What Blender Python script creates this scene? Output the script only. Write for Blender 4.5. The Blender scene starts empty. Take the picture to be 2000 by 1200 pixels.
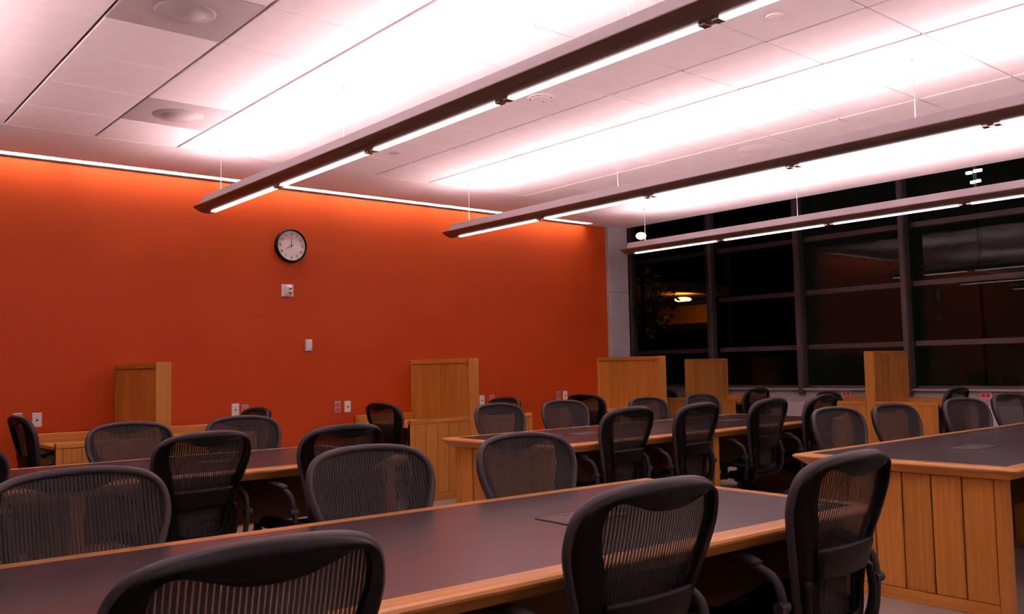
import bpy, bmesh, math, random
from mathutils import Vector, Matrix
random.seed(7)
sc = bpy.context.scene
COL = sc.collection

# ---------------------------------------------------------------- camera
CAM_Z = 1.26
yaw, pitch, roll, F = 0.6981188, 0.06669061, -0.02102044, 1738.883
fw = Vector((math.sin(yaw)*math.cos(pitch), math.cos(yaw)*math.cos(pitch), math.sin(pitch)))
rt = Vector((math.cos(yaw), -math.sin(yaw), 0)); up = rt.cross(fw)
r2 = math.cos(roll)*rt + math.sin(roll)*up
u2 = math.cos(roll)*up - math.sin(roll)*rt
cam = bpy.data.objects.new('camera', bpy.data.cameras.new('camera'))
COL.objects.link(cam)
cam.matrix_world = Matrix(((r2.x, u2.x, -fw.x, 0), (r2.y, u2.y, -fw.y, 0), (r2.z, u2.z, -fw.z, CAM_Z), (0, 0, 0, 1)))
cam.data.sensor_width = 36; cam.data.lens = F/2000*36
cam.data.clip_start = 0.05; cam.data.clip_end = 300
sc.camera = cam

# ---------------------------------------------------------------- world, exposure, lamp strengths
w = bpy.data.worlds.new('night'); sc.world = w; w.use_nodes = True
w.node_tree.nodes['Background'].inputs[0].default_value = (0.0020, 0.0022, 0.0018, 1)
w.node_tree.nodes['Background'].inputs[1].default_value = 1.0
vs = sc.view_settings
vs.view_transform = 'Standard'; vs.look = 'None'; vs.gamma = 1; vs.exposure = 0.0; vs.use_curve_mapping = False
UPLIGHT = 67.0          # pendant lamps, upward
DOWNLENS = 5.0          # pendant lens, downward
WASH = 135.0             # tubes of the wall washer
TINT = (1.0, 0.66, 0.70)

# ---------------------------------------------------------------- materials
def nmat(name):
    m = bpy.data.materials.new(name); m.use_nodes = True
    return m, m.node_tree, m.node_tree.nodes['Principled BSDF']
def link(nt, a, b): nt.links.new(a, b)
def coords(nt, scale=(1, 1, 1), kind='Object'):
    tc = nt.nodes.new('ShaderNodeTexCoord'); mp = nt.nodes.new('ShaderNodeMapping')
    mp.inputs['Scale'].default_value = scale
    link(nt, tc.outputs[kind], mp.inputs['Vector']); return mp.outputs['Vector']
def noise(nt, vec, scale, detail=3, rough=.5):
    n = nt.nodes.new('ShaderNodeTexNoise'); n.inputs['Scale'].default_value = scale
    n.inputs['Detail'].default_value = detail; n.inputs['Roughness'].default_value = rough
    link(nt, vec, n.inputs['Vector']); return n.outputs['Fac']
def ramp(nt, fac, stops):
    r = nt.nodes.new('ShaderNodeValToRGB'); e = r.color_ramp.elements
    while len(e) < len(stops): e.new(.5)
    for el, (p, c) in zip(e, stops): el.position = p; el.color = (*c, 1)
    link(nt, fac, r.inputs['Fac']); return r.outputs['Color']
def bump(nt, h, p, strength=.2, dist=.01):
    b = nt.nodes.new('ShaderNodeBump'); b.inputs['Strength'].default_value = strength
    b.inputs['Distance'].default_value = dist; link(nt, h, b.inputs['Height']); link(nt, b.outputs['Normal'], p.inputs['Normal'])
def simple(name, col, rough=.5, metal=0, vary=.06, scale=6, spec=.5, bmp=0, bscale=80):
    m, nt, p = nmat(name)
    v = coords(nt)
    f = noise(nt, v, scale)
    a = tuple(max(0, c*(1-vary)) for c in col); b = tuple(c*(1+vary) for c in col)
    link(nt, ramp(nt, f, [(.3, a), (.7, b)]), p.inputs['Base Color'])
    p.inputs['Roughness'].default_value = rough; p.inputs['Metallic'].default_value = metal
    p.inputs['Specular IOR Level'].default_value = spec
    if bmp: bump(nt, noise(nt, v, bscale, 4), p, bmp, .004)
    return m
def wood(name, axis, dark=(.38, .155, .022), light=(.56, .245, .042), rough=.42):
    m, nt, p = nmat(name)
    s = [38, 38, 38]; s['xyz'.index(axis)] = 1.3
    v = coords(nt, tuple(s))
    oi = nt.nodes.new('ShaderNodeObjectInfo')
    add = nt.nodes.new('ShaderNodeVectorMath'); add.operation = 'ADD'
    mul = nt.nodes.new('ShaderNodeVectorMath'); mul.operation = 'SCALE'; mul.inputs['Scale'].default_value = 40
    cmb = nt.nodes.new('ShaderNodeCombineXYZ')
    for k in range(3): link(nt, oi.outputs['Random'], cmb.inputs[k])
    link(nt, cmb.outputs[0], mul.inputs[0]); link(nt, v, add.inputs[0]); link(nt, mul.outputs[0], add.inputs[1])
    f = noise(nt, add.outputs[0], 1.6, 6, .6)
    c1 = ramp(nt, f, [(.28, dark), (.72, light)])
    hsv = nt.nodes.new('ShaderNodeHueSaturation'); mr = nt.nodes.new('ShaderNodeMapRange')
    mr.inputs['To Min'].default_value = .88; mr.inputs['To Max'].default_value = 1.1
    link(nt, oi.outputs['Random'], mr.inputs['Value']); link(nt, mr.outputs[0], hsv.inputs['Value'])
    link(nt, c1, hsv.inputs['Color']); link(nt, hsv.outputs[0], p.inputs['Base Color'])
    p.inputs['Roughness'].default_value = rough
    bump(nt, f, p, .06, .002)
    return m
def emit(name, col, s):
    m, nt, p = nmat(name)
    p.inputs['Base Color'].default_value = (.8, .8, .8, 1)
    p.inputs['Emission Color'].default_value = (*col, 1); p.inputs['Emission Strength'].default_value = s
    return m

W_Z = wood('oak vertical grain', 'z'); W_X = wood('oak grain along x', 'x'); W_Y = wood('oak grain along y', 'y')
M_CORE = simple('oak core', (.12, .045, .012), .5)
M_EDGE_X = wood('solid oak edge along x', 'x', (.50, .23, .055), (.66, .33, .10), .3)
M_EDGE_Y = wood('solid oak edge along y', 'y', (.50, .23, .055), (.66, .33, .10), .3)
M_LAM = simple('charcoal laminate', (.043, .026, .030), .27, vary=.05, scale=30, spec=1.0)
M_HATCH = simple('grey power hatch', (.062, .050, .054), .32, vary=.03)
M_SLOT = simple('dark slot', (.03, .028, .03), .6)
M_ORANGE = simple('burnt orange paint', (.42, .048, .0032), .6, vary=.03, scale=2.5, spec=.25, bmp=.04, bscale=220)
M_WHITE = simple('white gypsum', (.84, .80, .79), .8, vary=.02)
M_TILE = simple('acoustic tile', (.88, .85, .84), .85, vary=.025, scale=9, bmp=.15, bscale=300)
M_GREYTILE = simple('grey metal air diffuser', (.44, .41, .40), .6, vary=.02)
M_GREYTILE2 = simple('grey metal air diffuser face', (.38, .35, .345), .55, vary=.02)
M_GRID = simple('ceiling reveal', (.16, .13, .13), .8)
M_CONC = simple('smooth concrete', (.36, .35, .36), .75, vary=.10, scale=3.5, bmp=.1, bscale=40)
M_LOW = simple('pale grey wall paint', (.44, .40, .40), .6, vary=.03)
M_LOW2 = simple('pale grey radiator cover', (.76, .72, .72), .5, vary=.03)
M_SIDE = simple('taupe paint', (.22, .19, .17), .7, vary=.03)
M_MULL = simple('bronze anodised aluminium', (.115, .085, .085), .45, metal=.35, vary=.05)
M_PLASTIC = simple('graphite chair plastic', (.046, .039, .046), .48, vary=.05, spec=.35)
M_BLACK = simple('black chair plastic', (.004, .0038, .004), .42, vary=.05, spec=.16)
M_ARM = simple('soft black arm pad', (.022, .020, .022), .6, vary=.05, spec=.35)
M_FIXT = simple('silver painted aluminium', (.52, .50, .53), .45, metal=.2, vary=.02)
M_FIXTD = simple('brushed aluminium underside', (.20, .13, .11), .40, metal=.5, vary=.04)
M_CHROME = simple('chrome', (.7, .68, .68), .15, metal=1, vary=.02)
M_PLATE = simple('white plastic plate', (.86, .82, .82), .4, vary=.02)
M_STEEL = simple('stainless plate', (.45, .42, .40), .35, metal=.6, vary=.03)
M_RED = simple('red socket plastic', (.75, .03, .02), .4, vary=.04)
M_INK = simple('black ink', (.02, .02, .02), .6)
M_LENSCLR = simple('clear strobe lens', (.9, .9, .95), .08, vary=.01, spec=1)
M_UP = emit('pendant lamp glow', TINT, UPLIGHT)
M_DOWN = emit('pendant lens glow', (1, .82, .84), DOWNLENS)
M_WASH = emit('wall washer lamp glow', (1.0, .93, .78), WASH)

def carpet():
    m, nt, p = nmat('ribbed beige carpet')
    v = coords(nt)
    f = noise(nt, v, 220, 3)
    g = noise(nt, v, 2, 2)
    wv = nt.nodes.new('ShaderNodeTexWave'); wv.inputs['Scale'].default_value = 26; wv.inputs['Distortion'].default_value = 1.5
    link(nt, v, wv.inputs['Vector'])
    c = ramp(nt, f, [(.3, (.24, .18, .14)), (.7, (.42, .34, .28))])
    mx = nt.nodes.new('ShaderNodeMixRGB'); mx.blend_type = 'MULTIPLY'; mx.inputs[0].default_value = .35
    link(nt, c, mx.inputs[1]); link(nt, wv.outputs['Color'], mx.inputs[2]); link(nt, mx.outputs[0], p.inputs['Base Color'])
    p.inputs['Roughness'].default_value = .95; bump(nt, f, p, .5, .004); return m
M_CARPET = carpet()

def mesh_fabric():
    """woven suspension: dark vertical bands with sheer gaps between them (the weave's own pattern)"""
    m, nt, p = nmat('woven mesh with vertical bands')
    tc = nt.nodes.new('ShaderNodeTexCoord'); sx = nt.nodes.new('ShaderNodeSeparateXYZ'); link(nt, tc.outputs['Object'], sx.inputs[0])
    mm = nt.nodes.new('ShaderNodeMath'); mm.operation = 'MULTIPLY'; mm.inputs[1].default_value = 2*math.pi/.0118; link(nt, sx.outputs[0], mm.inputs[0])
    sn = nt.nodes.new('ShaderNodeMath'); sn.operation = 'SINE'; link(nt, mm.outputs[0], sn.inputs[0])
    mr = nt.nodes.new('ShaderNodeMapRange'); mr.inputs['From Min'].default_value = .45; mr.inputs['From Max'].default_value = .80
    mr.inputs['To Min'].default_value = .04; mr.inputs['To Max'].default_value = .38; link(nt, sn.outputs[0], mr.inputs['Value'])
    f = noise(nt, coords(nt, (400, 30, 900)), 1, 2)
    link(nt, ramp(nt, f, [(.3, (.014, .011, .012)), (.7, (.026, .021, .023))]), p.inputs['Base Color'])
    p.inputs['Roughness'].default_value = .8
    tr = nt.nodes.new('ShaderNodeBsdfTransparent'); mix = nt.nodes.new('ShaderNodeMixShader')
    link(nt, mr.outputs[0], mix.inputs[0]); link(nt, p.outputs[0], mix.inputs[1]); link(nt, tr.outputs[0], mix.inputs[2])
    out = nt.nodes['Material Output']; link(nt, mix.outputs[0], out.inputs['Surface'])
    return m
M_MESH = mesh_fabric()

def glass():
    m, nt, p = nmat('window glass')
    tr = nt.nodes.new('ShaderNodeBsdfTransparent'); tr.inputs[0].default_value = (.88, .91, .88, 1)
    gl = nt.nodes.new('ShaderNodeBsdfGlossy'); gl.inputs['Roughness'].default_value = .012; gl.inputs[0].default_value = (.9, .9, .9, 1)
    fr = nt.nodes.new('ShaderNodeFresnel'); fr.inputs['IOR'].default_value = 1.40
    mix = nt.nodes.new('ShaderNodeMixShader')
    link(nt, fr.outputs[0], mix.inputs[0]); link(nt, tr.outputs[0], mix.inputs[1]); link(nt, gl.outputs[0], mix.inputs[2])
    link(nt, mix.outputs[0], nt.nodes['Material Output'].inputs['Surface']); return m
M_GLASS = glass()

# ---------------------------------------------------------------- helpers
def BM(): return bmesh.new()
def box(bm, x0, x1, y0, y1, z0, z1, bev=0):
    vs_ = [bm.verts.new((x, y, z)) for z in (z0, z1) for y in (y0, y1) for x in (x0, x1)]
    fs = [bm.faces.new([vs_[i] for i in q]) for q in ((0, 2, 3, 1), (4, 5, 7, 6), (0, 1, 5, 4), (2, 6, 7, 3), (0, 4, 6, 2), (1, 3, 7, 5))]
    if bev:
        es = list({e for f in fs for e in f.edges})
        bmesh.ops.bevel(bm, geom=es, offset=bev, segments=1, affect='EDGES')
def cyl(bm, p0, p1, r0, r1=None, n=12, caps=True):
    r1 = r0 if r1 is None else r1
    p0, p1 = Vector(p0), Vector(p1); d = (p1-p0).normalized()
    a = d.orthogonal().normalized(); b = d.cross(a)
    A = [bm.verts.new(p0 + r0*(math.cos(t)*a + math.sin(t)*b)) for t in [2*math.pi*i/n for i in range(n)]]
    B = [bm.verts.new(p1 + r1*(math.cos(t)*a + math.sin(t)*b)) for t in [2*math.pi*i/n for i in range(n)]]
    for i in range(n): bm.faces.new((A[i], A[(i+1) % n], B[(i+1) % n], B[i]))
    if caps: bm.faces.new(A[::-1]); bm.faces.new(B)
def catmull(pts, sub=6, closed=False):
    P = [Vector(p) for p in pts]; n = len(P); out = []
    rng = range(n) if closed else range(n-1)
    for i in rng:
        g = (lambda k: P[k % n]) if closed else (lambda k: P[min(max(k, 0), n-1)])
        p0, p1, p2, p3 = g(i-1), g(i), g(i+1), g(i+2)
        for s in range(sub):
            t = s/sub
            out.append(.5*((2*p1)+(-p0+p2)*t+(2*p0-5*p1+4*p2-p3)*t*t+(-p0+3*p1-3*p2+p3)*t**3))
    if not closed: out.append(P[-1])
    return out
def tube(bm, pts, rads, n=8, closed=False, ref=None, flat=1.0):
    """sweep an ellipse along pts; rads one number or a list; ref steers the flat direction"""
    m = len(pts); rings = []
    if not isinstance(rads, (list, tuple)): rads = [rads]*m
    prev = Vector(ref) if ref is not None else None
    for i, p in enumerate(pts):
        q0 = pts[(i-1) % m] if (closed or i > 0) else pts[i]
        q1 = pts[(i+1) % m] if (closed or i < m-1) else pts[i]
        d = (q1-q0).normalized()
        a = prev - d*prev.dot(d) if prev is not None else d.orthogonal()
        if a.length < 1e-5: a = d.orthogonal()
        a.normalize(); b = d.cross(a)
        if ref is None: prev = a
        rings.append([bm.verts.new(p + rads[i]*(math.cos(t)*a*flat + math.sin(t)*b)) for t in [2*math.pi*k/n for k in range(n)]])
    for i in range(m if closed else m-1):
        A, B = rings[i], rings[(i+1) % m]
        for k in range(n): bm.faces.new((A[k], A[(k+1) % n], B[(k+1) % n], B[k]))
    if not closed: bm.faces.new(rings[0][::-1]); bm.faces.new(rings[-1])
def data(name, bm, mat, smooth=False):
    bmesh.ops.recalc_face_normals(bm, faces=bm.faces)
    me = bpy.data.meshes.new(name); bm.to_mesh(me); bm.free()
    for m in (mat if isinstance(mat, (list, tuple)) else [mat]): me.materials.append(m)
    if smooth:
        me.shade_smooth()
    return me
def ob(name, me, parent=None, loc=(0, 0, 0), rz=0):
    o = bpy.data.objects.new(name, me); COL.objects.link(o); o.parent = parent
    o.location = loc; o.rotation_euler = (0, 0, rz); return o
def obj(name, bm, mat, parent=None, loc=(0, 0, 0), rz=0, smooth=False):
    return ob(name, data(name, bm, mat, smooth), parent, loc, rz)
def tag(o, label, cat, group=None):
    o['label'] = label; o['category'] = cat
    if group: o['group'] = group
    return o
def thing(name, label, cat, loc=(0, 0, 0), rz=0, group=None):
    return tag(ob(name, None, None, loc, rz), label, cat, group)
def struct(name, bm, mat):
    o = obj(name, bm, mat); o['kind'] = 'structure'; return o

# ---------------------------------------------------------------- the room
XL, YB = -3.2, -3.0            # left wall, wall behind the camera
WY = 8.12                      # orange wall
CZ = 3.07                      # ceiling
CX = 8.78                      # where the ceiling stops short of the glazing
GX = 10.90                     # glass plane
YF = 11.4                      # far end of the glazed side
HZ = 3.95                      # head of the glazing

b = BM(); box(b, XL-.2, 11.0, YB-.2, YF+.2, -.12, 0); struct('floor', b, M_CARPET)
b = BM(); box(b, XL, 8.44, WY, WY+.18, 0, 3.40); struct('wall_orange', b, M_ORANGE)
b = BM(); box(b, XL-.15, XL, YB, WY+.18, 0, 3.40); struct('wall_left', b, M_SIDE)
b = BM(); box(b, XL-.15, 11.0, YB-.15, YB, 0, HZ); struct('wall_back', b, M_SIDE)
b = BM(); box(b, 8.62, 8.82, 8.5, YF, 0, HZ); box(b, 8.62, 11.1, YF, YF+.15, 0, HZ); struct('wall_alcove', b, M_SIDE)
b = BM(); box(b, 10.72, 10.98, YB, YF, 0, .86); struct('wall_right', b, M_LOW)
b = BM(); box(b, XL+.01, 8.43, WY-.012, WY, 0, .10, .003); struct('baseboard_orange', b, M_INK)
# concrete pier with formwork joints
pier = thing('concrete_column', 'smooth grey concrete column between the orange wall and the dark windows', 'column', (8.63, 8.33, 0))
for z0, z1 in ((0, .65), (.656, 1.43), (1.436, 2.20), (2.206, CZ)):
    b = BM(); box(b, -.19, .17, -.27, .17, z0, z1, .006); obj('concrete_lift', b, M_CONC, pier)
b = BM(); box(b, -.18, .16, -.26, .16, .01, CZ-.01); obj('column_core', b, M_CONC, pier)

# ceiling: plain margins, a backing above the tiles, the bulkhead and the raised strip by the glass
TX0, TY1, TP = 1.265 - .61*5, 7.12, .61
NX, NY = 14, 14
TX1, TY0 = TX0 + NX*TP, TY1 - NY*TP
b = BM()
box(b, XL, CX, YB, 7.965, CZ+.03, CZ+.09)                 # backing
box(b, XL, CX, TY1+.004, 7.965, CZ, CZ+.03)               # margin before the orange wall
box(b, TX1+.004, CX, TY0, TY1+.004, CZ, CZ+.03)           # plain strip by the windows
box(b, XL, TX0-.004, TY0, TY1+.004, CZ, CZ+.03)
box(b, XL, CX, YB, TY0-.004, CZ, CZ+.03)
box(b, 8.12, CX, 7.965, WY, CZ, CZ+.09)
box(b, XL, .60, 7.965, WY, CZ, CZ+.09)
box(b, CX-.06, CX, YB, YF, CZ+.09, HZ)                    # bulkhead
box(b, 8.44, CX, WY, 8.5, CZ, CZ+.09)
box(b, CX-.06, 11.1, YB, YF, HZ, HZ+.1)                   # raised strip
box(b, .60, 8.12, 7.935, 7.965, CZ+.02, CZ+.24); box(b, .60, 8.12, 7.935, WY, CZ+.24, CZ+.27)  # trough of the wall washer
ceil = struct('ceiling', b, M_WHITE)
b = BM(); box(b, TX0, TX1, TY0, TY1, CZ+.024, CZ+.029); obj('reveal_backing', b, M_GRID, ceil)
tb = BM(); box(tb, -.297, .297, -.3005, .3005, 0, .02, .004); tile_me = data('ceiling_tile', tb, M_TILE)
vents = {(5, 9): 1, (6, 12): 2, (13, 9): 3}   # column, row (from the near edge) of the air diffusers
for i in range(NX):
    for j in range(NY):
        if (i, j) in vents: continue
        ob('ceiling_tile', tile_me, ceil, (TX0+(i+.5)*TP, TY0+(j+.5)*TP, CZ))
def diffuser(i, j, label, ringr, m1=None, m2=None):
    m1 = m1 or M_GREYTILE; m2 = m2 or M_GREYTILE2
    t = thing('air_diffuser', label, 'air vent', (TX0+(i+.5)*TP, TY0+(j+.5)*TP, CZ))
    b = BM(); box(b, -.3, .3, -.3025, .3025, 0, .02, .004); obj('panel', b, m1, t)
    b = BM()
    prof = [(.0, -.012), (ringr*.62, -.012), (ringr*.66, -.004), (ringr*.9, -.010), (ringr, 0)]
    n = 36; rings = [[b.verts.new((r*math.cos(2*math.pi*k/n), r*math.sin(2*math.pi*k/n), z)) for k in range(n)] for r, z in prof[1:]]
    b.faces.new(rings[0])
    for A, B in zip(rings, rings[1:]):
        for k in range(n): b.faces.new((A[k], A[(k+1) % n], B[(k+1) % n], B[k]))
    obj('round_face', b, m2, t, smooth=True)
diffuser(5, 9, 'large grey ceiling air diffuser cut by the top edge of the photo', .15)
diffuser(6, 12, 'grey ceiling air diffuser near the orange wall, left of the first pendant light', .17)
diffuser(13, 9, 'pale ceiling air diffuser above the middle pendant light', .17, M_TILE, M_WHITE)
def disc(name, label, cat, x, y, r, mat, screws=0):
    t = thing(name, label, cat, (x, y, CZ))
    b = BM(); cyl(b, (0, 0, -.010), (0, 0, 0), r*.93, r, 32); obj('cover', b, mat, t)
    b = BM(); cyl(b, (0, 0, -.014), (0, 0, -.009), r*.62, r*.66, 32); obj('centre', b, mat, t)
    for k in range(screws):
        a = k*math.pi/2+.6
        b = BM(); cyl(b, (r*.8*math.cos(a), r*.8*math.sin(a), -.0125), (r*.8*math.cos(a), r*.8*math.sin(a), -.009), .006, n=8); obj('screw', b, M_INK, t)
disc('ceiling_speaker', 'round white ceiling speaker cover with dark screws, right of the near pendant', 'speaker', 3.965, 4.378, .092, M_TILE, 4)
disc('sprinkler_cover', 'plain round white ceiling cover plate at the top right of the near pendant', 'cover plate', 4.018, 2.592, .047, M_TILE)
disc('smoke_detector', 'small round greyish ceiling disc nearest the orange wall, beside the near pendant', 'detector', 3.983, 6.235, .042, M_GREYTILE)

# ---------------------------------------------------------------- wall washer in its slot
ww = thing('wall_washer', 'long recessed slot light with white louvres washing the top of the orange wall', 'light', (.60, 7.965, CZ))
L = 8.12-.60
b = BM(); box(b, 0, L, .138, .150, -.010, .0); obj('rim', b, M_BLACK, ww)
b = BM(); box(b, 0, L, .139, .149, .001, .03); obj('wall_side_reflector', b, M_PLATE, ww)
b = BM(); box(b, 0, L, .0, .008, -.004, .05); obj('inner_rim', b, M_FIXT, ww)
n_t = 6
for k in range(n_t):
    x0 = .05+k*(L-.1)/n_t; b = BM(); cyl(b, (x0+.02, .014, .078), (x0+(L-.1)/n_t-.03, .014, .078), .009, n=10); obj('lamp_tube', b, M_WASH, ww, smooth=True)
b = BM(); box(b, 0, L, .0, .004, .05, .235); box(b, 0, L, .0, .15, .231, .235); box(b, 0, L, .151, .154, .0, .235); obj('reflector', b, M_PLATE, ww)
lb = BM(); box(lb, -.0015, .0015, .010, .136, 0, .045); lme = data('louvre_blade', lb, M_PLATE)
nb = int(L/.054)
for k in range(nb): ob('louvre_blade', lme, ww, (.03+k*.054, 0, 0))
b = BM(); box(b, L-.05, L-.03, .0, .138, -.006, .04); obj('end_plate', b, M_PLATE, ww)

# ---------------------------------------------------------------- glazing
win = ob('window_1', None, None, (0, 0, 0)); win['kind'] = 'structure'
ys = [9.75] + [9.65 - 1.47*k for k in range(1, 9)]     # mullion lines
mb = BM(); box(mb, 10.64, 10.70, -.03, .03, .80, HZ, .003); mull_me = data('mullion', mb, M_MULL)
mb = BM(); box(mb, 10.70, 10.80, -.026, .026, .80, HZ); web_me = data('mullion_web', mb, M_SLOT)
for y in ys:
    ob('mullion', mull_me, win, (0, y, 0)); ob('mullion_web', web_me, win, (0, y, 0))
tb = BM(); box(tb, 10.84, 10.93, -.705, .705, -.032, .032, .003); tr_me = data('transom', tb, M_MULL)
zs = [.885, 1.437, 2.175, 2.905, 3.64]
ybays = [ys[0]+.735+.735*0] + [y-.735 for y in ys]
for y in ybays:
    for z in zs: ob('transom', tr_me, win, (0, y, z))
pz = [(.90, 1.42), (1.455, 2.16), (2.19, 2.89), (2.92, 3.62), (3.655, 3.93)]
for k, (z0, z1) in enumerate(pz):
    pb = BM(); v = [pb.verts.new(q) for q in ((GX, -.71, z0), (GX, .71, z0), (GX, .71, z1), (GX, -.71, z1))]; pb.faces.new(v)
    pm = data('pane', pb, M_GLASS)
    for y in ybays: ob('pane', pm, win, (0, y, 0))
b = BM(); box(b, 10.66, 10.95, YB, YF, .862, .885, .003); s = obj('window_sill', b, M_LOW, win)
# radiator cover along the low wall
rc = thing('radiator_cover', 'pale grey metal heater cover running along the low wall under the windows', 'radiator', (10.66, 0, 0))
for k in range(6):
    y0 = -2.2+k*2.2
    b = BM(); box(b, -.06, .055, y0+.004, y0+2.196, .08, .70, .006); obj('cover_panel', b, M_LOW2, rc)

# ---------------------------------------------------------------- pendants
def pendant(label, x, zb, yend):
    t = thing('pendant_light', label, 'light', (x, 0, zb), 0, 'long linear pendant lights')
    hw, sag, y0 = .115, .045, -2.6
    b = BM(); n = 12; lo, hi = [], []
    for yy in (y0, yend):
        A = [b.verts.new((hw*(2*i/n-1), yy, sag*(2*i/n-1)**2)) for i in range(n+1)]
        B = [b.verts.new((hw*(2*i/n-1)*.99, yy, sag*(2*i/n-1)**2+.006)) for i in range(n+1)]
        lo.append(A); hi.append(B)
    for i in range(n):
        b.faces.new((lo[0][i], lo[1][i], lo[1][i+1], lo[0][i+1])); b.faces.new((hi[0][i], hi[0][i+1], hi[1][i+1], hi[1][i]))
        for s_ in (0, 1): b.faces.new((lo[s_][i], lo[s_][i+1], hi[s_][i+1], hi[s_][i]))
    for i in (0, n): b.faces.new((lo[0][i], hi[0][i], hi[1][i], lo[1][i]))
    obj('wing', b, M_FIXTD, t, smooth=False)
    b = BM()  # housing: two sloped sides and end caps, open at the top
    for s_ in (-1, 1):
        q = [(s_*.100, sag*.9), (s_*.082, .118), (s_*.074, .118), (s_*.090, sag*.9)]
        R0 = [b.verts.new((a, y0, c)) for a, c in q]; R1 = [b.verts.new((a, yend-.10, c)) for a, c in q]
        for k in range(4): b.faces.new((R0[k], R0[(k+1) % 4], R1[(k+1) % 4], R1[k]))
        b.faces.new(R0); b.faces.new(R1)
    obj('housing', b, M_FIXT, t)
    b = BM(); v = [b.verts.new(q) for q in ((-.099, yend-.085, sag*.9), (.099, yend-.085, sag*.9), (.08, yend-.10, .118), (-.08, yend-.10, .118))]
    b.faces.new(v); r = bmesh.ops.extrude_face_region(b, geom=b.faces[:]); bmesh.ops.translate(b, vec=(0, -.006, 0), verts=[g for g in r['geom'] if isinstance(g, bmesh.types.BMVert)])
    obj('end_cap', b, M_FIXT, t)
    b = BM(); box(b, -.082, .082, y0, yend-.11, .06, .066); obj('gear_tray', b, M_FIXT, t)
    y = yend-.15
    while y > y0+.3:
        y1 = max(y-1.17, y0)
        b = BM(); box(b, -.0205, .0205, y1, y, -.008, .004, .002); o = obj('lens', b, M_DOWN, t)
        for ye in (y, y1):
            s_ = 1 if ye == y else -1
            b = BM(); box(b, -.0225, .0225, min(ye, ye+s_*.035), max(ye, ye+s_*.035), -.011, .004, .002); obj('lens_clip', b, M_CHROME, t)
        b = BM(); [cyl(b, (q, y1+.01, .107), (q, y-.01, .107), .011, n=8) for q in (-.034, .034)]; obj('lamp_tubes', b, M_UP, t)
        y -= 1.27
    for yc in (yend-.30, yend-2.30, yend-4.75, yend-7.2):
        b = BM(); cyl(b, (0, yc, .08), (0, yc, CZ-zb), .0022, n=6); cyl(b, (0, yc, .08), (0, yc, .13), .006, n=8)
        cyl(b, (0, yc, CZ-zb-.02), (0, yc, CZ-zb), .012, n=10); obj('suspension_cable', b, M_FIXT, t)
        b = BM(); box(b, -.082, .082, yc-.01, yc+.01, .076, .086); obj('hanger', b, M_FIXT, t)
pendant('long pendant light left of the camera, outside the photo, above the left aisle', .30, 2.585, 7.26)
pendant('nearest of the three long pendant lights, running diagonally over the middle', 2.79, 2.585, 7.26)
pendant('middle one of the three long pendant lights', 5.28, 2.568, 7.22)
pendant('farthest of the three long pendant lights, hanging before the dark windows', 7.82, 2.562, 7.18)

# ---------------------------------------------------------------- wall fittings
def clock(x, z):
    t = thing('wall_clock', 'round wall clock with black rim and white dial showing eight, on orange wall', 'clock', (x, WY, z))
    R_ = .165
    b = BM(); n = 48
    prof = [(R_, 0), (R_, -.045), (R_-.006, -.052), (R_-.014, -.052), (R_-.018, -.044), (R_-.018, -.03)]
    rings = [[b.verts.new((r*math.cos(2*math.pi*k/n), y, r*math.sin(2*math.pi*k/n))) for k in range(n)] for r, y in prof]
    for A, B in zip(rings, rings[1:]):
        for k in range(n): b.faces.new((A[k], A[(k+1) % n], B[(k+1) % n], B[k]))
    b.faces.new(rings[0]); obj('rim', b, M_BLACK, t)
    b = BM(); cyl(b, (0, -.030, 0), (0, -.034, 0), R_-.018, n=48); dial = obj('dial', b, M_PLATE, t)
    for h in range(1, 13):
        cu = bpy.data.curves.new('numeral', 'FONT'); cu.body = str(h); cu.size = .036; cu.align_x = 'CENTER'; cu.align_y = 'CENTER'; cu.extrude = .0006
        cu.materials.append(M_INK)
        tmp = bpy.data.objects.new('numeral_source', cu)
        me = bpy.data.meshes.new_from_object(tmp); bpy.data.objects.remove(tmp)
        o = ob('numeral', me, dial)
        a = math.radians(90-30*h); o.location = (.118*math.cos(a), -.0355, .118*math.sin(a)); o.rotation_euler = (math.pi/2, 0, 0)
    for nm, hh, L_, wd in (('hour_hand', 8, .07, .008), ('minute_hand', 12, .112, .005)):
        a = math.radians(90-30*hh); d = Vector((math.cos(a), 0, math.sin(a))); s_ = Vector((-d.z, 0, d.x))*wd/2
        b = BM(); q = [d*L_+s_*.5, d*L_-s_*.5, -d*.022-s_, -d*.022+s_]
        A = [b.verts.new(p+Vector((0, -.038, 0))) for p in q]; B = [b.verts.new(p+Vector((0, -.0365, 0))) for p in q]
        b.faces.new(A); b.faces.new(B)
        for k in range(4): b.faces.new((A[k], A[(k+1) % 4], B[(k+1) % 4], B[k]))
        obj(nm, b, M_INK, t)
    b = BM(); cyl(b, (0, -.036, 0), (0, -.041, 0), .006, n=12); obj('hub', b, M_INK, t)
clock(3.955, 2.497)
t = thing('strobe_alarm', 'square white strobe alarm on the orange wall right under the clock', 'alarm', (3.925, WY, 2.053))
b = BM(); box(b, -.062, .062, -.012, 0, -.062, .062, .004); obj('plate', b, M_PLATE, t)
b = BM(); box(b, -.020, .030, -.055, -.012, -.048, .048, .010); obj('body', b, M_PLATE, t)
b = BM(); bmesh.ops.create_uvsphere(b, u_segments=12, v_segments=8, radius=.018, matrix=Matrix.Translation((.006, -.056, .022))); obj('flash_lens', b, M_CHROME, t, smooth=True)
b = BM(); bmesh.ops.create_uvsphere(b, u_segments=12, v_segments=8, radius=.018, matrix=Matrix.Translation((.006, -.056, -.020))); obj('flash_lens', b, M_CHROME, t, smooth=True)
t = thing('thermostat', 'small white thermostat box on the orange wall below and right of the alarm', 'thermostat', (4.145, WY, 1.512))
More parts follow.
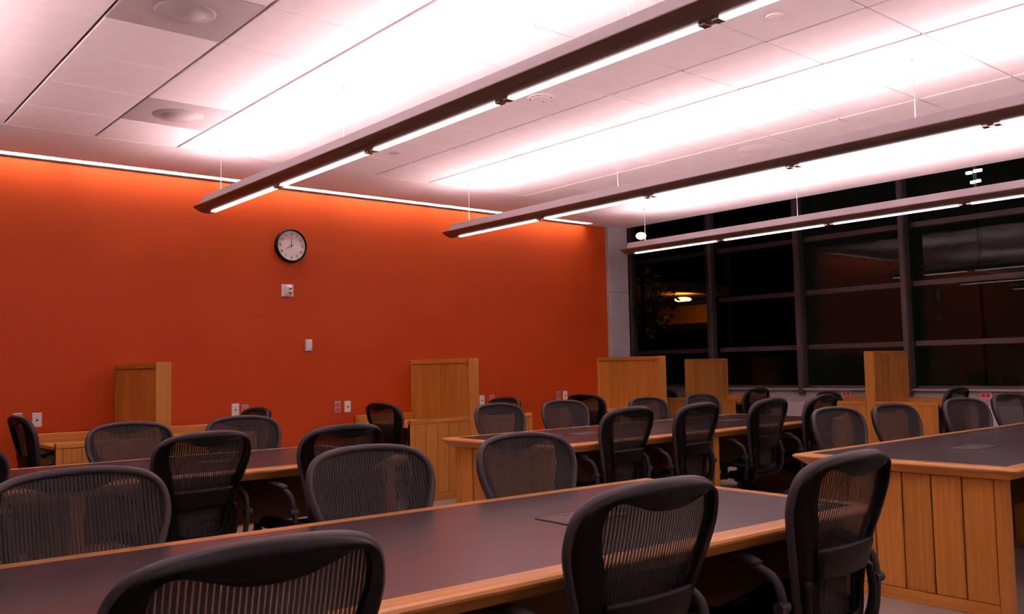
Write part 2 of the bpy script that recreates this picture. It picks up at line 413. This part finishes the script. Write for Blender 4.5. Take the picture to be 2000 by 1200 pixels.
b = BM(); box(b, -.034, .034, -.032, 0, -.058, .058, .006); obj('body', b, M_PLATE, t)
b = BM(); box(b, -.022, .024, -.034, -.031, -.046, .036, .001); obj('cover', b, M_LOW2, t)
b = BM(); cyl(b, (.012, -.036, -.035), (.012, -.031, -.035), .004, n=8); obj('button', b, M_INK, t)

def plate(kind, label, x, z, wall='orange', group=None, sx=.036, sz=.058):
    if wall == 'orange': t = thing('wall_socket', label, 'socket', (x, WY, z), 0, group)
    else: t = thing('wall_socket', label, 'socket', (10.72, x, z), -math.pi/2, group)
    b = BM(); box(b, -sx, sx, -.008, 0, -sz, sz, .003)
    obj('cover_plate', b, M_PLATE if kind == 'white' else M_STEEL, t)
    if kind == 'white':
        b = BM(); box(b, -.008, .008, -.011, -.007, -.010, .006, .001); obj('jack', b, M_INK, t)
        b = BM(); box(b, -.018, .018, -.0095, -.007, -.034, .034, .001); obj('insert', b, M_PLATE, t)
    else:
        for s_ in (-1, 1):
            b = BM(); box(b, -.017, .017, -.013, -.007, s_*.022-.015, s_*.022+.015, .004); obj('socket_face', b, M_RED, t)
plate('steel', 'steel wall socket with red outlets, behind the leftmost chair', 1.575, .908)
plate('white', 'white data socket on the orange wall, far left above the low desk rail', 1.715, .905)
plate('white', 'white data socket on the orange wall, left of the small back-lit chair top', 3.395, .908)
plate('steel', 'steel wall socket half hidden behind a small chair back, right of a white one', 3.49, .892)
plate('steel', 'steel wall socket with red outlets left of the white one, before the middle divider', 4.47, .885)
plate('white', 'white data socket just left of the middle wooden divider', 4.585, .885)
plate('white', 'white data socket just right of the middle wooden divider', 6.33, .878)
plate('steel', 'steel wall socket with red outlets right of the middle divider', 6.475, .878)
plate('steel', 'steel wall socket with red outlets on the right part of the orange wall', 7.53, .885)
plate('white', 'white data socket on the right part of the orange wall', 7.645, .885)
def red_window_socket(y, label):
    t = thing('wall_socket', label, 'socket', (10.72, y, .815), -math.pi/2)
    b = BM(); box(b, -.06, .06, -.01, 0, -.04, .04, .003); obj('cover_plate', b, M_PLATE, t)
    for s_ in (-1, 1):
        b = BM(); box(b, s_*.026-.020, s_*.026+.020, -.018, -.009, -.025, .020, .004); obj('socket_face', b, M_RED, t)
red_window_socket(4.37, 'low wall socket with two red outlets under the windows, far right')
red_window_socket(6.09, 'low wall socket with red outlets left of the tall divider by the windows')
def cover_socket(y, label):
    t = thing('wall_socket', label, 'socket', (10.60, y, .655), -math.pi/2)
    b = BM(); box(b, -.07, .07, -.008, .0, -.042, .042, .003); obj('cover_plate', b, M_PLATE, t)
    b = BM(); box(b, -.006, .006, -.011, -.007, -.010, .010, .001); obj('jack', b, M_INK, t)
cover_socket(4.31, 'white socket plate on the heater cover below the two red outlets at far right')
cover_socket(6.01, 'white socket plate on the heater cover left of the tall divider')

# ---------------------------------------------------------------- study carrels
def board_mesh(w_, h, d=.012): 
    b = BM(); box(b, -w_/2+.0012, w_/2-.0012, -d, 0, 0, h, .0035); return data('board', b, W_Z)
def carrel(label, x, y, rz, depth, sides=(-1, 1), top=1.35, wd=.70):
    """divider tower against the wall with a low walled desk on one or both sides; local +y points to the wall"""
    t = thing('study_carrel', label, 'carrel', (x, y, 0), rz, 'oak study carrels along the walls')
    T = .12
    # tower: solid end post, recessed boarded faces
    b = BM(); box(b, -T/2, T/2, -depth, -depth+.05, 0, top, .003); obj('end_post', b, W_Z, t)
    b = BM(); box(b, -T/2, T/2, -.03, 0, 0, top, .003); obj('wall_post', b, W_Z, t)
    b = BM(); box(b, -T/2, T/2, -depth+.05, -.03, top-.045, top, .003); obj('top_rail', b, W_Y, t)
    b = BM(); box(b, -T/2+.024, T/2-.024, -depth+.05, -.03, 0, top-.045); core = obj('divider_core', b, M_CORE, t)
    nb_ = 6; bw = (depth-.08)/nb_
    me_ = board_mesh(bw, top-.05)
    for s_ in (-1, 1):
        for k in range(nb_):
            ob('board', me_, t, (s_*(T/2-.024), -depth+.05+(k+.5)*bw, .004), s_*math.pi/2)
    for s_ in sides:
        x0, x1 = s_*T/2, s_*(T/2+wd)
        lo_, hi_ = min(x0, x1), max(x0, x1)
        # low side screen facing the room
        b = BM(); box(b, lo_, hi_, -depth+.014, -depth+.045, 0, .735); obj('screen_core', b, M_CORE, t)
        b = BM(); box(b, lo_+.001, hi_-.001, -depth-.002, -depth+.05, .735, .77, .003); obj('screen_cap', b, W_X, t)
        b = BM(); ex = s_*(T/2+wd); box(b, min(ex, ex-s_*.045), max(ex, ex-s_*.045), -depth, -depth+.05, 0, .734, .003); obj('screen_post', b, W_Z, t)
        b = BM(); box(b, lo_+.002, hi_-.002, -depth-.003, -depth+.012, 0, .06, .002); obj('plinth', b, W_X, t)
        nk = 5; bw2 = (wd-.045)/nk; m2 = board_mesh(bw2, .672)
        for k in range(nk): ob('board', m2, t, (s_*(T/2+(k+.5)*bw2), -depth+.014, .061))
        b = BM(); box(b, lo_, hi_, -.05, -.012, 0, .79, .004); obj('back_rail', b, W_X, t)
        b = BM(); xa, xb = s_*T/2, s_*(T/2+wd-.10); box(b, min(xa, xb), max(xa, xb), -depth+.05, -.05, .685, .715, .004); obj('desktop', b, M_EDGE_Y, t)
    return t
carrel('leftmost oak study carrel with tall divider against the orange wall', 2.38, WY, 0, 1.05)
carrel('middle oak study carrel with tall divider against the orange wall', 5.42, WY, 0, 1.05)
carrel('oak study carrel with tall divider at the right end of the orange wall', 8.28, WY, 0, 1.05, sides=(-1,))
carrel('dark oak study carrel by the far end of the windows', 10.60, 7.90, -math.pi/2, .82, top=1.31)
carrel('tall oak study carrel standing before the windows on the right', 10.60, 5.26, -math.pi/2, .82)

# ---------------------------------------------------------------- tables
EDGE_PROF = [(0, 0), (.010, 0), (.062, -.001), (.073, -.005), (.077, -.013), (.073, -.021), (.060, -.028), (.020, -.062), (0, -.062)]
def edge_piece(name, L_, W_, side, mat, parent, zt, lx, ly):
    """mitred moulding; profile runs outward"""
    b = BM(); rings = []
    for e in (-1, 1):
        ring = []
        for o_, z_ in EDGE_PROF:
            a = e*(L_/2 + o_)
            x_, y_ = {'front': (a, -(ly/2)-o_), 'back': (a, ly/2+o_), 'left': (-(lx/2)-o_, a), 'right': (lx/2+o_, a)}[side]
            ring.append(b.verts.new((x_, y_, zt+z_)))
        rings.append(ring)
    n = len(EDGE_PROF)
    for k in range(n): b.faces.new((rings[0][k], rings[0][(k+1) % n], rings[1][(k+1) % n], rings[1][k]))
    b.faces.new(rings[0]); b.faces.new(rings[1])
    return obj(name, b, mat, parent)
TABLE_BOARD = None
def table(label, x0, y0, rz, LX=3.74, LY=1.20, ZT=.73, hatches=((-.93, 0), (.93, 0)), centre=True, ends=(-1, 1)):
    """x0,y0: centre of the table"""
    global TABLE_BOARD
    t = thing('reading_table', label, 'table', (x0, y0, 0), rz, 'long oak tables with dark laminate tops')
    lx, ly = LX-.154, LY-.154
    b = BM(); box(b, -lx/2+.0005, lx/2-.0005, -ly/2+.0005, ly/2-.0005, ZT-.030, ZT-.0008); obj('tabletop', b, M_LAM, t)
    b = BM(); box(b, -lx/2, lx/2, -ly/2, ly/2, ZT-.06, ZT-.031); obj('underside', b, M_CORE, t)
    edge_piece('front_edge', lx, ly, 'front', M_EDGE_X, t, ZT, lx, ly); edge_piece('back_edge', lx, ly, 'back', M_EDGE_X, t, ZT, lx, ly)
    edge_piece('end_edge', ly, ly, 'left', M_EDGE_Y, t, ZT, lx, ly); edge_piece('end_edge', ly, ly, 'right', M_EDGE_Y, t, ZT, lx, ly)
    hw = ly/2-.005
    nbd = 6; pw = .055; bw = (2*hw-2*pw)/nbd
    if TABLE_BOARD is None:
        b = BM(); box(b, -bw/2+.0018, bw/2-.0018, -.014, 0, .062, ZT-.063, .004); TABLE_BOARD = data('board', b, W_Z)
    def panel(xc, thick, faces_):
        b = BM(); box(b, xc-thick/2, xc+thick/2, -hw+pw, hw-pw, .0, ZT-.0625); obj('panel_core', b, M_CORE, t)
        for s_ in (-1, 1):
            b = BM(); box(b, xc-thick/2-.014, xc+thick/2+.014, min(s_*hw, s_*(hw-pw)), max(s_*hw, s_*(hw-pw)), 0, ZT-.0625, .003); obj('corner_post', b, W_Z, t)
        for f_ in faces_:
            for k in range(nbd): ob('board', TABLE_BOARD, t, (xc+f_*thick/2, -hw+pw+(k+.5)*bw, 0), f_*math.pi/2)
            b = BM(); xx = xc+f_*thick/2; box(b, min(xx, xx+f_*.017), max(xx, xx+f_*.017), -hw+pw, hw-pw, 0, .06, .002); obj('plinth', b, W_Y, t)
    for e in ends: panel(e*(lx/2-.025), .030, (e,))
    if centre: panel(0, .040, (-1, 1))
    b = BM(); box(b, -lx/2+.05, (-.04 if centre else lx/2-.05), -.01, .01, .34, ZT-.0625); obj('modesty_panel', b, M_CORE, t)
    if centre:
        b = BM(); box(b, .04, lx/2-.05, -.01, .01, .34, ZT-.0625); obj('modesty_panel', b, M_CORE, t)
    for hx, hy in hatches:
        b = BM(); box(b, hx-.15, hx+.15, hy-.085, hy+.085, ZT-.001, ZT+.0035, .002); h = obj('power_hatch', b, M_HATCH, t)
        b = BM(); box(b, hx-.05, hx-.02, hy+.045, hy+.052, ZT+.0032, ZT+.0042); box(b, hx+.03, hx+.06, hy-.052, hy-.045, ZT+.0032, ZT+.0042); obj('finger_slot', b, M_SLOT, h)
table('long laminate topped table nearest the camera, filling the foreground', 1.28, 2.305, math.radians(-2.0), LY=1.18, hatches=((.93, 0),))
table('long table in the second row on the left, partly hidden by chairs', 1.20, 5.27, math.radians(-1.5))
table('long table in the second row on the right, before the windows', 5.80, 4.965, 0, LX=3.70, LY=1.24)
table('long table at the right edge with a boarded oak end panel', 6.37, 2.30, math.radians(-.6), LX=3.72)

# ---------------------------------------------------------------- chairs
ZT_ = .98          # top of the backrest
def yb(d):         # lean of the back plane, by depth below the top
    P = [(-.02, -.325), (0, -.315), (.06, -.298), (.12, -.285), (.20, -.262), (.28, -.236), (.36, -.216), (.44, -.205), (.52, -.205), (.60, -.212)]
    for (a, ya), (c, yc) in zip(P, P[1:]):
        if d <= c: return ya+(yc-ya)*(d-a)/(c-a)
    return P[-1][1]
def bp(x, d, off=0):    # point of the back shell; off > 0 = rearwards
    return Vector((x, yb(d) + .62*x*x - off, ZT_-d))
OUT = [(0, 0), (.10, .003), (.18, .013), (.236, .031), (.270, .062), (.285, .108), (.283, .16), (.263, .22), (.229, .30), (.203, .38), (.187, .46), (.177, .52), (.160, .555), (.11, .567), (0, .570)]
INN = [(0, .066), (.065, .062), (.125, .046), (.175, .033), (.210, .040), (.227, .075), (.224, .13), (.202, .19), (.174, .27), (.152, .35), (.138, .43), (.130, .49), (.108, .515), (.07, .52), (0, .522)]
def loop(half):
    pts = half + [(-x, d) for x, d in half[-2:0:-1]]
    return [(p.x, p.y) for p in catmull([(x, d, 0) for x, d in pts], 4, True)]
OUT = [(x*.925, d) for x, d in OUT]; INN = [(x*.925, d) for x, d in INN]
OL, IL = loop(OUT), loop(INN)
def half_width(d):
    h = [(p[1], p[0]) for p in OL if p[0] >= 0]; h.sort()
    for (a, xa), (c, xc) in zip(h, h[1:]):
        if a <= d <= c: return xa+(xc-xa)*(d-a)/max(1e-6, c-a)
    return 0
def chair_meshes():
    M = []   # name, mesh, moves with seat height
    b = BM(); tube(b, [bp(x, d) for x, d in OL], .0135, 8, True, ref=(0, 1, 0), flat=1.25); M.append(('backrest_rim', data('backrest_rim', b, M_PLASTIC, True), 1))
    # rear shell: ring with a broad crescent at the top
    b = BM(); N = len(OL); rows = []
    prof = [(-.10, -.002, 0), (-.12, .010, 0), (-.0, .024, 0), (.30, .036, 0), (.75, .030, 0), (.96, .040, 0), (1.0, .036, 0), (1.0, .020, 0), (.5, .014, 0), (.06, .008, 0)]
    for t_, off, _ in prof:
        rows.append([b.verts.new(bp(OL[i][0]*(1-t_)+IL[i][0]*t_, OL[i][1]*(1-t_)+IL[i][1]*t_, off)) for i in range(N)])
    for k in range(len(rows)):
        A, B = rows[k], rows[(k+1) % len(rows)]
        for i in range(N): b.faces.new((A[i], A[(i+1) % N], B[(i+1) % N], B[i]))
    M.append(('backrest_shell', data('backrest_shell', b, M_BLACK, True), 1))
    # woven mesh
    b = BM(); nr, nc = 22, 16; g = []
    for r in range(nr+1):
        d = .006 + (.566-.006)*r/nr; hw = max(.02, half_width(d)-.004)
        g.append([b.verts.new(bp(hw*(2*c/nc-1), d, -.004)) for c in range(nc+1)])
    for r in range(nr):
        for c in range(nc): b.faces.new((g[r][c], g[r][c+1], g[r+1][c+1], g[r+1][c]))
    M.append(('backrest_mesh', data('backrest_mesh', b, M_MESH, True), 1))
    # lumbar pad
    b = BM(); g = {}
    nc = 12
    for lay, off in (('f', .030), ('r', .050)):
        for j, d in enumerate((.285, .30, .365, .385)):
            o2 = off + (.0 if j in (1, 2) else (-.006 if lay == 'r' else .004))
            for c in range(nc+1):
                x = (.164 if j < 2 else .146)*(2*c/nc-1)
                g[lay, j, c] = b.verts.new(bp(x, d, o2))
    for c in range(nc):
        for lay in 'fr':
            for j in range(3): b.faces.new((g[lay, j, c], g[lay, j, c+1], g[lay, j+1, c+1], g[lay, j+1, c]))
        for j in (0, 3): b.faces.new((g['f', j, c], g['f', j, c+1], g['r', j, c+1], g['r', j, c]))
    for c in (0, nc):
        for j in range(3): b.faces.new((g['f', j, c], g['f', j+1, c], g['r', j+1, c], g['r', j, c]))
    M.append(('lumbar_pad', data('lumbar_pad', b, M_BLACK, True), 1))
    # seat: rim and mesh
    SO = [(0, -.20), (.13, -.195), (.20, -.17), (.235, -.10), (.250, 0), (.255, .10), (.245, .19), (.20, .245), (.10, .262), (0, .265)]
    sl = [(p.x, p.y) for p in catmull([(x, y, 0) for x, y in SO + [(-x, y) for x, y in SO[-2:0:-1]]], 3, True)]
    sz = lambda x, y: .425 + .35*x*x + .02*math.cos(y*6) - (max(0, y-.12)**2)*2.2
    b = BM(); tube(b, [Vector((x, y, sz(x, y))) for x, y in sl], .016, 8, True, ref=(0, 0, 1)); M.append(('seat_rim', data('seat_rim', b, M_BLACK, True), 1))
    b = BM(); c0 = b.verts.new((0, .03, sz(0, .03)-.005)); prev = None
    for f_ in (.35, .7, .97):
        ring = [b.verts.new((x*f_, .03+(y-.03)*f_, sz(x*f_, .03+(y-.03)*f_)-.005)) for x, y in sl]
        n = len(ring)
        for i in range(n):
            if prev is None: b.faces.new((c0, ring[i], ring[(i+1) % n]))
            else: b.faces.new((prev[i], ring[i], ring[(i+1) % n], prev[(i+1) % n]))
        prev = ring
    M.append(('seat_mesh', data('seat_mesh', b, M_BLACK, True), 1))
    # arms
    for s_ in (-1, 1):
        b = BM(); pts = catmull([(s_*.285, -.135, .655), (s_*.290, -.08, .667), (s_*.290, .02, .668), (s_*.282, .12, .664)], 4)
        rr = [.014, .020] + [.024]*(len(pts)-4) + [.020, .012]
        tube(b, pts, rr, 8, ref=(0, 0, 1), flat=.62); M.append(('arm_pad', data('arm_pad', b, M_ARM, True), 1))
        b = BM(); pts = catmull([(s_*.288, -.02, .648), (s_*.288, -.12, .645), (s_*.286, -.185, .615), (s_*.280, -.205, .55), (s_*.272, -.205, .46), (s_*.262, -.19, .39), (s_*.225, -.155, .362), (s_*.10, -.12, .355)], 4)
        tube(b, pts, .0145, 8); M.append(('arm_post', data('arm_post', b, M_ARM, True), 1))
        b = BM(); cyl(b, (s_*.262, -.205, .535), (s_*.306, -.205, .535), .019, n=12); M.append(('arm_knob', data('arm_knob', b, M_ARM), 1))
    b = BM(); tube(b, catmull([(-.185, -.232, .60), (-.195, -.235, .50), (-.17, -.215, .41), (-.08, -.17, .375), (.08, -.17, .375), (.17, -.215, .41), (.195, -.235, .50), (.185, -.232, .60)], 4), .013, 8)
    M.append(('back_brace', data('back_brace', b, M_BLACK, True), 1))
    b = BM(); box(b, -.085, .085, -.15, .10, .325, .385, .018); box(b, -.05, .05, -.10, .06, .30, .33, .01); M.append(('tilt_mechanism', data('tilt_mechanism', b, M_BLACK), 1))
    b = BM(); cyl(b, (0, -.01, .09), (0, -.01, .315), .026, n=14); cyl(b, (0, -.01, .09), (0, -.01, .20), .032, n=14); M.append(('gas_column', data('gas_column', b, M_BLACK), 0))
    for k in range(5):
        a = 2*math.pi*k/5 + .31; d = Vector((math.cos(a), math.sin(a), 0))
        o_ = Vector((0, -.01, 0))
        b = BM(); tube(b, [o_+d*.01+Vector((0, 0, .125)), o_+d*.10+Vector((0, 0, .122)), o_+d*.22+Vector((0, 0, .098)), o_+d*.305+Vector((0, 0, .078))], [.030, .027, .021, .016], 8, ref=(0, 0, 1), flat=.7)
        M.append(('base_leg', data('base_leg', b, M_PLASTIC, True), 0))
        b = BM(); c_ = o_+d*.29; s2 = d.cross(Vector((0, 0, 1)))
        for s_ in (-1, 1): cyl(b, c_+s2*s_*.008+Vector((0, 0, .028)), c_+s2*s_*.026+Vector((0, 0, .028)), .0275, n=14)
        cyl(b, c_+Vector((0, 0, .03)), c_+Vector((0, 0, .075)), .009, n=8)
        M.append(('caster', data('caster', b, M_BLACK), 0))
    return M
CH = chair_meshes()
def chair(x, y, top, face, label, group):
    """x, y: where the top of the backrest is; face: heading of the sitter, degrees anticlockwise from +y"""
    a = math.radians(face); dz = top-ZT_
    ox, oy = -.315*-math.sin(a), -.315*math.cos(a)     # offset of the back top from the origin
    t = thing('office_chair', label, 'chair', (x-ox, y-oy, 0), a, group)
    for nm, me, mv in CH: ob(nm, me, t, (0, 0, dz if mv else 0))
    return t
G1, G2, G3 = 'mesh office chairs around the near table', 'mesh office chairs around the second-row tables', 'mesh office chairs at the study carrels'
G4 = 'mesh office chairs around the right-hand table'
CHAIRS = [
 # x, y, top, facing, label, group
 (0.750, 3.050, 0.961, 184, 'grey mesh chair seen from the front, leftmost across the near table', G1),
 (1.778, 3.032, 0.958, 180, 'grey mesh chair seen from the front, centre of the far side of the near table', G1),
 (2.603, 3.083, 0.951, 178, 'grey mesh chair with light stripes through its back, right end across the near table', G1),
 (0.698, 1.513, 0.953, 0, 'black chair back cut by the bottom edge, largest in the foreground', G1),
 (1.744, 1.495, 0.959, 0, 'black chair with its back turned, middle of the near side of the near table', G1),
 (2.661, 1.482, 0.959, 0, 'black chair with its back turned, right end of the near table', G1),
 (0.556, 4.351, 0.966, 0, 'black chair back cut by the left edge of the photo, second row', G2),
 (1.752, 4.508, 0.951, 8, 'black chair back in the second row, left of centre, stripes of light through it', G2),
 (2.479, 4.377, 0.951, 5, 'black chair back in the second row just behind the centre grey chair', G2),
 (1.808, 6.052, 0.943, 181, 'grey mesh chair seen from the front, left one across the second-row left table', G2),
 (2.600, 6.135, 0.940, 179, 'grey mesh chair seen from the front, right one behind the second-row left table', G2),
 (4.609, 4.208, 0.954, 3, 'black chair back, leftmost of four before the second-row right table', G2),
 (5.336, 4.179, 0.952, 5, 'black chair back, second of four before the second-row right table', G2),
 (6.224, 4.163, 0.953, 4, 'black chair back, third of four before the second-row right table', G2),
 (6.995, 4.161, 0.954, 5, 'black chair back, rightmost of four before the second-row right table', G2),
 (4.733, 5.897, 0.943, 182, 'grey mesh chair behind the second-row right table, leftmost of four', G2),
 (5.508, 5.918, 0.938, 178, 'grey mesh chair behind the second-row right table, second of four', G2),
 (6.572, 5.867, 0.927, 180, 'grey mesh chair before the light divider, third behind the second-row right table', G2),
 (7.391, 5.860, 0.928, 180, 'grey mesh chair before the dark divider, fourth behind the second-row right table', G2),
 (5.639, 3.330, 0.925, 173, 'grey mesh chair, leftmost across the right-hand table', G4),
 (6.345, 3.281, 0.921, 174, 'grey mesh chair, second across the right-hand table', G4),
 (7.017, 3.065, 0.939, 170, 'grey mesh chair, third across the right-hand table', G4),
 (7.975, 3.100, 0.939, 170, 'grey mesh chair cut by the right edge, across the right-hand table', G4),
 (5.72, 1.50, .95, 8, 'black chair tucked in the shade on the near side of the right-hand table', G4),
 (1.439, 7.520, 0.960, -88, 'black chair in profile at the left of the leftmost carrel', G3),
 (3.412, 7.599, 0.933, 92, 'chair whose small top shows behind a grey chair, right of the leftmost carrel', G3),
 (4.643, 7.600, 0.920, -84, 'black chair in profile left of the middle carrel', G3),
 (6.269, 7.579, 0.917, 92, 'chair whose dark top shows right of the middle carrel', G3),
 (7.394, 7.552, 0.907, -80, 'black chair left of the carrel at the right end of the orange wall', G3),
 (10.15, 8.72, .86, 178, 'dark chair mostly hidden left of the dark carrel by the windows', G3),
 (10.149, 7.004, 0.894, 0, 'dark chair right of the dark carrel by the windows', G3),
 (10.194, 6.080, 0.858, 180, 'dark chair left of the tall carrel before the windows', G3),
 (10.220, 4.431, 0.915, 0, 'dark chair right of the tall carrel before the windows', G3),
]
for c in CHAIRS: chair(*c)

# ---------------------------------------------------------------- the night outside
b = BM(); box(b, 11.0, 60, -30, 60, -3.2, -3.0); struct('ground', b, simple('night ground', (.03, .03, .025), .9))
M_OUTW = simple('outside ochre wall', (.42, .20, .08), .8); M_OUTD = simple('outside dark cladding', (.008, .007, .006), .9)
M_SODIUM = emit('sodium lamp glow', (1.0, .36, .06), 22.0); M_COOL = emit('cool reflection glow', (1, .95, 1), 14.0)
nb2 = thing('neighbouring_building', 'dark building outside the windows with an orange lit porch', 'building', (24, 19.5, -3))
b = BM(); box(b, 2.0, 8, .3, 9, 0, 11); obj('block', b, M_OUTD, nb2)
b = BM(); box(b, 1.9, 2.0, .48, 2.75, 5.70, 6.43); obj('lit_wall', b, M_OUTW, nb2)
b = BM(); box(b, -1.2, 2.0, -.4, 3.6, 6.62, 6.95); obj('porch_roof', b, M_OUTW, nb2)
b = BM(); box(b, -1.0, 1.85, -1.2, 3.4, 0, 5.35); obj('dark_hedge_wall', b, M_OUTD, nb2)
b = BM(); bmesh.ops.create_uvsphere(b, u_segments=16, v_segments=8, radius=.18, matrix=Matrix.Translation((0, 0, 6.42)) @ Matrix.Diagonal((1.6, 1.6, .45, 1)))
tag(obj('porch_lamp', b, M_SODIUM, None, (24, 19.5, -3), smooth=True), 'glowing orange oval lamp under the porch roof outside', 'lamp')
st = thing('street_lamp', 'bright orange street lamp outside, beside the farthest pendant cable', 'lamp', (20, 17.76, -3))
b = BM(); cyl(b, (0, 0, 0), (0, 0, 7.95), .07, .05, 10); obj('pole', b, M_OUTD, st)
b = BM(); bmesh.ops.create_uvsphere(b, u_segments=16, v_segments=10, radius=.17, matrix=Matrix.Translation((0, 0, 8.08)) @ Matrix.Diagonal((.9, .9, .62, 1))); obj('globe', b, M_SODIUM, st, smooth=True)
refl = thing('reflection_glow', 'small white glowing bars standing in for reflections, high in the right-hand windows', 'lamp', (24, 9.8, -3))  # added glowing bars and post, in place of pendant reflections in the glass
b = BM(); cyl(b, (.1, 0, 0), (.1, 0, 9.2), .06, .05, 8); obj('pole', b, M_OUTD, refl)
for k, (dy, dz, w_) in enumerate(((.10, 9.06, .16), (-.12, 9.08, .22), (.02, 8.80, .12), (-.12, 8.81, .13))):
    b = BM(); box(b, -.03, .02, dy-w_/2, dy+w_/2, dz-.035, dz+.035, .015); obj('glow_bar', b, M_COOL, refl)
tree = thing('tree', 'dark tree outside between the column and the orange lit porch', 'tree', (21, 19.0, -3))
b = BM(); cyl(b, (0, 0, 0), (0, 0, 5.5), .14, .06, 10); obj('trunk', b, M_OUTD, tree)
M_LEAF = simple('dark leaves', (.05, .06, .03), .7)
b = BM()
for k in range(700):
    u = random.random()**.4*1.5; th = random.random()*6.283; ph = math.acos(2*random.random()-1)
    c_ = Vector((u*math.sin(ph)*math.cos(th)*1.1, u*math.sin(ph)*math.sin(th)*.9, 6.1+u*math.cos(ph)*.85))
    d1 = Vector((random.uniform(-1, 1), random.uniform(-1, 1), random.uniform(-1, 1))).normalized(); d2 = d1.orthogonal().normalized()
    b.faces.new([b.verts.new(c_+d1*.14), b.verts.new(c_+d2*.05), b.verts.new(c_-d1*.14), b.verts.new(c_-d2*.05)])
o = obj('foliage', b, M_LEAF, tree); o['kind'] = 'stuff'
